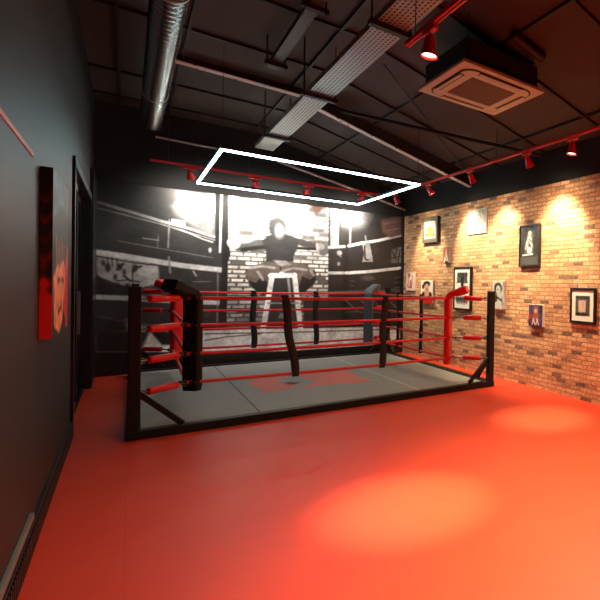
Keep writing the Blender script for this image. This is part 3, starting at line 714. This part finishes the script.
def spacer(p_low, p_high, along):
    """webbing sleeve that ties the four ropes of one side together"""
    lo, hi = Vector(p_low), Vector(p_high); b = BM(); rings = []
    d = Vector((1, 0, 0)) if along == 'x' else Vector((0, 1, 0)); s = Vector((d.y, d.x, 0))
    for q in range(13):
        t = q / 12; c = lo.lerp(hi, t)
        wig = d * (.012 * math.sin(t * 9))
        w = (.042 if along == 'x' else .026) * (1 if 0 < q < 12 else .85)
        th = .027 if min(abs(c.z - z) for z in ZR) < .06 else .021
        rings.append([b.verts.new(c + wig + d * w * i + s * th * j) for i, j in ((-1, -.5), (-.6, -1), (.6, -1), (1, -.5), (1, .5), (.6, 1), (-.6, 1), (-1, .5))])
    for q in range(12):
        for m in range(8): b.faces.new([rings[q][m], rings[q][(m + 1) % 8], rings[q + 1][(m + 1) % 8], rings[q + 1][m]])
    b.faces.new(rings[0][::-1]); b.faces.new(rings[-1])
    return rp('rope_spacer', b, BLACK_WEB, smooth=True)
ya, yb = IY, RD - IY; xa, xb = IX, RW - IX
spacer((1.455, ya, .375), (1.325, ya, 1.35), 'x'); spacer((2.475, ya, .375), (2.50, ya, 1.35), 'x')
spacer((1.52, yb, .375), (1.50, yb, 1.35), 'x'); spacer((2.47, yb, .375), (2.45, yb, 1.35), 'x')
spacer((xb + .035, 1.47, .375), (xb + .035, 1.47, 1.35), 'y'); spacer((xb + .005, 2.33, .375), (xb + .005, 2.33, 1.35), 'y')

# ------------------------------------------------------------------ hanging rectangle of light
NX0, NX1, NYa, NYb, NZ = .75, 3.135, 6.75, 9.36, 3.0
neon = tag(empty('pendant_light', ((NX0 + NX1) / 2, (NYa + NYb) / 2, NZ)), 'large rectangle of white light strips hung over the boxing ring', 'lamp')
w = .023
for x0, x1, y0, y1 in ((NX0, NX1, NYa, NYa + w), (NX0, NX1, NYb - w, NYb), (NX0, NX0 + w, NYa + w, NYb - w), (NX1 - w, NX1, NYa + w, NYb - w)):
    h = obj('channel', box(BM(), x0 - .004, x1 + .004, y0 - .004, y1 + .004, NZ + .022, NZ + .06), ALU_DARK); at(neon, h)
    l = obj('light_strip', box(BM(), x0, x1, y0, y1, NZ, NZ + .022), NEON); at(neon, l)
for x in (NX0 + .02, NX1 - .02):
    for y in (NYa + .02, NYb - .02): at(neon, obj('hanging_wire', tube(BM(), [(x, y, NZ + .06), (x, y, roof_z(x) + .01)], .0025, 6), PURLIN))

# ------------------------------------------------------------------ lighting tracks and spotlights
TZ = 3.27
def track(label, p, q, rods, top=None):
    p, q = Vector(p), Vector(q)
    root = tag(empty('lighting_track', (p + q) / 2), label, 'lighting track', 'red lighting tracks under the roof')
    at(root, obj('rail', bar(BM(), p, q, .036, .034), RED_LAMP, bevel=.003))
    b = BM(); bar(b, p + Vector((0, 0, -.018)), q + Vector((0, 0, -.018)), .012, .004); at(root, obj('contact_slot', b, AC_DARK))
    for t in rods:
        c = p.lerp(q, t); at(root, obj('hanger_rod', tube(BM(), [c + Vector((0, 0, .015)), (c.x, c.y, (top or roof_z(c.x) + .01))], .004, 6), PURLIN))
track('red lighting track running along the brick wall', (3.69, .6, TZ), (3.69, 9.62, TZ), (.05, .3, .55, .8, .98))
track('red lighting track crossing in front of the mural', (.22, 9.43, TZ), (3.665, 9.43, TZ), (.06, .35, .65, .93))
track('red lighting track beside the perforated cable tray', (1.46, -1.2, TZ), (1.46, 3.40, TZ), (.40, .66, .97), 3.599)

WARM = (1.0, .76, .44)
def spotlight(label, x, y, target, watts, color=WARM, cone=60, blend=.6, along='y', z=TZ, size=.035, spill=0):
    root = tag(empty('track_spotlight', (x, y, z - .017)), label, 'spotlight', 'red track spotlights')
    dv = Vector((0, 1, 0)) if along == 'y' else Vector((1, 0, 0))
    at(root, obj('adapter', bar(BM(), Vector((x, y, z - .035)) - dv * .085, Vector((x, y, z - .035)) + dv * .085, .034, .036), RED_LAMP, bevel=.004))
    piv = Vector((x, y, z - .085)); d = (Vector(target) - piv).normalized()
    at(root, obj('stem', tube(BM(), [(x, y, z - .05), piv], .011, 10), RED_LAMP, smooth=True))
    a, c = frame_axes(d)
    b = BM(); prof = [(-.03, .0), (-.03, .026), (-.02, .034), (.02, .038), (.06, .046), (.095, .056), (.108, .058), (.108, .051), (.09, .047)]
    rings = [[b.verts.new(piv + d * (h + .02) + (a * math.cos(t) + c * math.sin(t)) * max(r, .001)) for t in [2 * PI * q / 20 for q in range(20)]] for h, r in prof]
    for i in range(len(rings) - 1):
        for q in range(20): b.faces.new([rings[i][q], rings[i][(q + 1) % 20], rings[i + 1][(q + 1) % 20], rings[i + 1][q]])
    hd = at(root, obj('lamp_head', b, RED_LAMP, smooth=True))
    b = BM(); cc = piv + d * .112
    f = [b.verts.new(cc + (a * math.cos(t) + c * math.sin(t)) * .047) for t in [2 * PI * q / 20 for q in range(20)]]
    g = [b.verts.new(cc - d * .004 + (a * math.cos(t) + c * math.sin(t)) * .047) for t in [2 * PI * q / 20 for q in range(20)]]
    b.faces.new(f); b.faces.new(g[::-1])
    for q in range(20): b.faces.new([f[q], f[(q + 1) % 20], g[(q + 1) % 20], g[q]])
    ln = obj('lens', b, LENS); at(hd, ln)
    for nm, w_, cn, bl in (('spot_beam', watts, cone, blend), ('spot_spill', spill, 150, 1.0)):
        if w_ <= 0: continue
        L = bpy.data.lights.new(nm, 'SPOT'); L.energy = w_; L.color = color; L.spot_size = math.radians(cn); L.spot_blend = bl; L.shadow_soft_size = size
        o = bpy.data.objects.new(nm, L); C.objects.link(o); at(root, o)
        o.matrix_basis = Matrix.Translation(piv + d * .155) @ d.to_track_quat('-Z', 'Y').to_matrix().to_4x4()
WW, WS = 300, 28
spotlight('red spotlight in the far corner where brick meets mural', 3.69, 9.02, (XR, 8.95, 2.05), WW, cone=80, blend=.7, spill=WS)
spotlight('red spotlight on the brick wall track beside the light rectangle corner', 3.69, 7.64, (XR, 7.25, 2.05), WW, cone=80, blend=.7, spill=WS)
spotlight('red spotlight tilted at the brick above the white poster', 3.69, 6.26, (XR, 6.3, 2.05), WW, cone=80, blend=.7, spill=WS)
spotlight('red spotlight tilted at the brick above the tall black framed photo', 3.69, 4.86, (XR, 4.98, 2.05), WW * 1.4, cone=80, blend=.7, spill=WS * 1.5)
spotlight('red spotlight on the brick wall track pointing straight down', 3.69, 3.99, (3.46, 4.12, 0), 1300, cone=26, blend=1, spill=70)
spotlight('red spotlight on the brick wall track nearest the viewer', 3.69, 2.6, (3.1, 2.2, 0), 700, cone=90, blend=1, spill=60)
COOL = (1.0, .90, .78)
MW, MS = 130, 95
spotlight('red spotlight at the door end of the mural track', .675, 9.43, (.86, YB, 2.55), MW, COOL, 70, .9, along='x', spill=MS)
spotlight('red spotlight above the left shoulder of the mural boxer', 1.51, 9.43, (1.70, YB, 2.55), MW * .8, COOL, 70, .9, along='x', spill=MS)
spotlight('red spotlight above the right shoulder of the mural boxer', 2.30, 9.43, (2.20, YB, 2.55), MW * .8, COOL, 70, .9, along='x', spill=MS)
spotlight('red spotlight at the brick end of the mural track', 3.22, 9.43, (3.28, YB, 2.55), MW, COOL, 70, .9, along='x', spill=MS)
spotlight('glowing red spotlight next to the air conditioner, pointing down', 1.46, 3.03, (1.40, 3.08, 0), 1550, cone=26, blend=1, spill=135)
spotlight('red spotlight at the top edge above the air conditioner', 1.46, 2.04, (2.1, 1.8, 0), 650, cone=85, blend=1, spill=80)
spotlight('red spotlight on the cable tray track behind the viewer', 1.46, .9, (1.9, 1.3, 0), 330, cone=60, blend=1, spill=100)

# ------------------------------------------------------------------ cassette air conditioner
ac = tag(empty('air_conditioner', (2.645, 4.295, 3.54)), 'square ceiling cassette air conditioner with grey grille near the brick wall', 'air conditioner')
ax, ay, az, hs = 2.645, 4.295, 3.54, .475
at(ac, obj('housing', box(BM(), ax - .42, ax + .42, ay - .42, ay + .42, az + .03, az + .27), AC_BODY, bevel=.01))
b = BM()
box(b, ax - hs, ax + hs, ay - hs, ay + hs, az + .004, az + .04)
at(ac, obj('panel', b, AC_WHITE, bevel=.008))
def rrect(h, r, n=8):
    out = []
    for sx, sy, a0 in ((1, 1, 0), (-1, 1, PI / 2), (-1, -1, PI), (1, -1, 1.5 * PI)):
        for q in range(n + 1):
            t = a0 + q / n * PI / 2; out.append((ax + sx * (h - r) + r * math.cos(t), ay + sy * (h - r) + r * math.sin(t)))
    return out
def ringplate(h1, r1, h2, r2, z0, z1):
    b = BM(); o, i = rrect(h1, r1), rrect(h2, r2); n = len(o)
    V = [[b.verts.new((x, y, z)) for x, y in L] for L in (o, i) for z in (z0, z1)]
    for q in range(n):
        e = (q + 1) % n
        b.faces.new([V[0][q], V[0][e], V[2][e], V[2][q]]); b.faces.new([V[1][q], V[1][e], V[3][e], V[3][q]])
        b.faces.new([V[0][q], V[0][e], V[1][e], V[1][q]]); b.faces.new([V[2][q], V[2][e], V[3][e], V[3][q]])
    return b
at(ac, obj('air_slot', ringplate(.405, .13, .388, .118, az - .001, az + .01), AC_DARK))
at(ac, obj('inner_frame', ringplate(.388, .118, .262, .012, az - .006, az + .01), AC_WHITE))
for k in range(4):
    M = Matrix.Translation((ax, ay, 0)) @ Matrix.Rotation(k * PI / 2, 4, 'Z')
    at(ac, obj('outlet', box(BM(), -.25, .25, .335, .396, az - .008, az + .006, M), AC_DARK))
    b = BM(); bar(b, M @ Vector((-.24, .37, az - .012)), M @ Vector((.24, .37, az - .012)), .03, .006); at(ac, obj('louvre', b, AC_WHITE))
b = box(BM(), ax - .262, ax + .262, ay - .262, ay + .262, az - .004, az + .01)
for q in range(25): box(b, ax - .26, ax + .26, ay - .25 + q * .02, ay - .242 + q * .02, az - .008, az - .003)
at(ac, obj('intake_grille', b, AC_GRILLE))
for sx in (-1, 1):
    for sy in (-1, 1): at(ac, obj('hanger_rod', tube(BM(), [(ax + sx * .38, ay + sy * .38, az + .2), (ax + sx * .38, ay + sy * .38, roof_z(ax + sx * .38) + .01)], .006, 6), PURLIN))

# ------------------------------------------------------------------ cable trays, duct, beams, pipes under the roof
DARK_GALV = mat('dull dark galvanised sheet', (.07, .065, .06), .5, .4, vary=.5, vscale=25)
def cable_tray(label, x0, x1, y0, y1, z, hang, m1=None, m2=None):
    root = tag(empty('cable_tray', ((x0 + x1) / 2, (y0 + y1) / 2, z)), label, 'cable tray')
    at(root, obj('tray_bottom', box(BM(), x0, x1, y0, y1, z, z + .003), m1 or TRAY))
    b = box(BM(), x0 - .003, x0, y0, y1, z, z + .055); box(b, x1, x1 + .003, y0, y1, z, z + .055); at(root, obj('tray_side', b, m2 or GALV))
    for y in hang:
        at(root, obj('bracket', box(BM(), x0 - .06, x1 + .06, y - .03, y + .03, z - .042, z - .0), PURLIN))
        for x in (x0 - .04, x1 + .04): at(root, obj('hanger_rod', tube(BM(), [(x, y, z - .05), (x, y, roof_z(x) + .01)], .008, 6), PURLIN))
cable_tray('wide perforated metal cable tray hung across the middle of the roof', 1.41, 1.645, .5, 8.85, 3.6, (1.9, 3.86, 5.84, 7.9))
cable_tray('narrow dark cable tray higher up beside the wide tray', 1.11, 1.20, 1.0, 6.30, 3.92, (2.6, 4.6, 6.1), DARK_GALV, DARK_GALV)

DX, DZc, DR = .215, 3.72, .105
duct = tag(empty('ventilation_duct', (DX, 5, DZc)), 'round spiral metal ventilation duct along the left of the roof', 'duct')
b = BM(); rings = []; y = .3; i = 0
while y < 8.95:
    r = DR + (.009 if i % 4 in (1, 2) else 0)
    rings.append([b.verts.new((DX + r * math.cos(t), y + .092 * t / (2 * PI), DZc + r * math.sin(t))) for t in [2 * PI * q / 36 for q in range(36)]])
    y += .034 if i % 2 == 0 else .012; i += 1
for i in range(len(rings) - 1):
    for q in range(36): b.faces.new([rings[i][q], rings[i][(q + 1) % 36], rings[i + 1][(q + 1) % 36], rings[i + 1][q]])
b.faces.new(rings[-1]); b.faces.new(rings[0][::-1])
DUCT = mat('spiral duct steel', (.26, .24, .225), .24, 1)
at(duct, obj('spiral_pipe', b, DUCT, smooth=True))
for y in (4.75, 7.55):
    b = BM(); pts = [(DX + (DR + .012) * math.cos(t), y, DZc + (DR + .012) * math.sin(t)) for t in [2 * PI * q / 40 for q in range(41)]]
    for p, q in zip(pts[:-1], pts[1:]): bar(b, p, q, .035, .004, up=Vector((p[0] - DX, 0, p[2] - DZc)))
    tube(b, [(DX, y, DZc + DR), (DX, y, 4.21)], .006, 6)
    at(duct, obj('hanger_clamp', b, GALV))

def beam(label, p, q, w=.10):
    p, q = Vector(p), Vector(q); root = tag(empty('roof_beam', (p + q) / 2), label, 'roof beam')
    b = BM(); n = Vector((0, 0, 1)); zt = (roof_z(p.x) + .02, roof_z(q.x) + .02)
    vs = []
    for c, z in ((p, zt[0]), (q, zt[1])):
        for s in (-.012, .012): vs += [b.verts.new((c.x, c.y + s, c.z)), b.verts.new((c.x, c.y + s, z))]
    for f in ((0, 1, 3, 2), (4, 5, 7, 6), (0, 4, 6, 2), (1, 5, 7, 3), (0, 1, 5, 4), (2, 3, 7, 6)): b.faces.new([vs[i] for i in f])
    at(root, obj('web', b, PURLIN))
    at(root, obj('flange', bar(BM(), p, q, w, .012), FLANGE))
def flange_mat():
    m = mat('spotted galvanised flange', (.4, .38, .36), .5, .15); nt = m.node_tree; bs = nt.nodes['Principled BSDF']
    tc = nt.nodes.new('ShaderNodeTexCoord'); v = nt.nodes.new('ShaderNodeTexVoronoi'); v.inputs['Scale'].default_value = 11
    r = nt.nodes.new('ShaderNodeValToRGB'); r.color_ramp.elements[0].position = .16; r.color_ramp.elements[0].color = (.06, .055, .05, 1); r.color_ramp.elements[1].position = .24; r.color_ramp.elements[1].color = (.62, .58, .55, 1)
    nt.links.new(tc.outputs['Object'], v.inputs['Vector']); nt.links.new(v.outputs['Distance'], r.inputs[0]); nt.links.new(r.outputs[0], bs.inputs['Base Color']); return m
FLANGE = flange_mat()
beam('spotted metal roof beam reaching from the duct to the cable tray', (.30, 7.44, 4.12), (1.74, 7.44, 4.10))
beam('spotted metal roof beam sloping from the cable tray down to the brick wall', (1.78, 7.44, 4.02), (XR - .002, 7.44, 3.285))
tag(obj('conduit', tube(BM(), [(1.9, 10.17, 3.765), (2.87, 10.17, 3.54), (3.34, 10.17, 3.435), (XR, 10.17, 3.16)], .028, 10), GALV, smooth=True), 'grey conduit sloping down the black wall above the mural', 'conduit')
tag(obj('conduit', tube(BM(), [(.30, 10.208, 3.80), (1.9, 10.208, 3.765)], .02, 10), GALV, smooth=True), 'thin metal conduit running level above the mural from the duct end', 'conduit')
for lab, p, q, r in (('long black brace rod slanting under the roof towards the brick wall', (2.17, 7.2, 3.96), (4.30, 5.34, 3.43), .028),
                     ('black brace rod crossing the longer one under the roof', (2.1, 5.5, 4.03), (4.2, 7.3, 3.50), .012),
                     ('thick black stub of pipe under the roof above the air conditioner', (2.62, 3.705, 3.915), (2.99, 3.705, 3.825), .05)):
    tag(obj('brace_rod' if 'brace' in lab else 'pipe_stub', tube(BM(), [p, q], r, 10), PURLIN, smooth=True), lab, 'brace rod' if 'brace' in lab else 'pipe')

# ------------------------------------------------------------------ world, camera, view
wd = bpy.data.worlds.new('World'); S.world = wd; wd.use_nodes = True
wd.node_tree.nodes['Background'].inputs['Color'].default_value = (.02, .02, .02, 1)
cam = bpy.data.cameras.new('Camera'); co = bpy.data.objects.new('Camera', cam); C.objects.link(co)
cam.sensor_width = 36; cam.sensor_fit = 'HORIZONTAL'; cam.lens = 466.34 / 600 * 36
cam.shift_x = (300 - 581.85) / 600; cam.shift_y = (293.19 - 300) / 600
cam.clip_start = .05
co.matrix_world = Matrix.Translation((0, 0, 1.5)) @ Matrix.Rotation(-.7723, 4, 'Z') @ Matrix.Rotation(PI / 2 - .0097, 4, 'X') @ Matrix.Rotation(.0208, 4, 'Z')
S.camera = co
S.view_settings.view_transform = 'Standard'; S.view_settings.look = 'None'
S.view_settings.gamma = 1; S.view_settings.use_curve_mapping = False; S.view_settings.exposure = 0
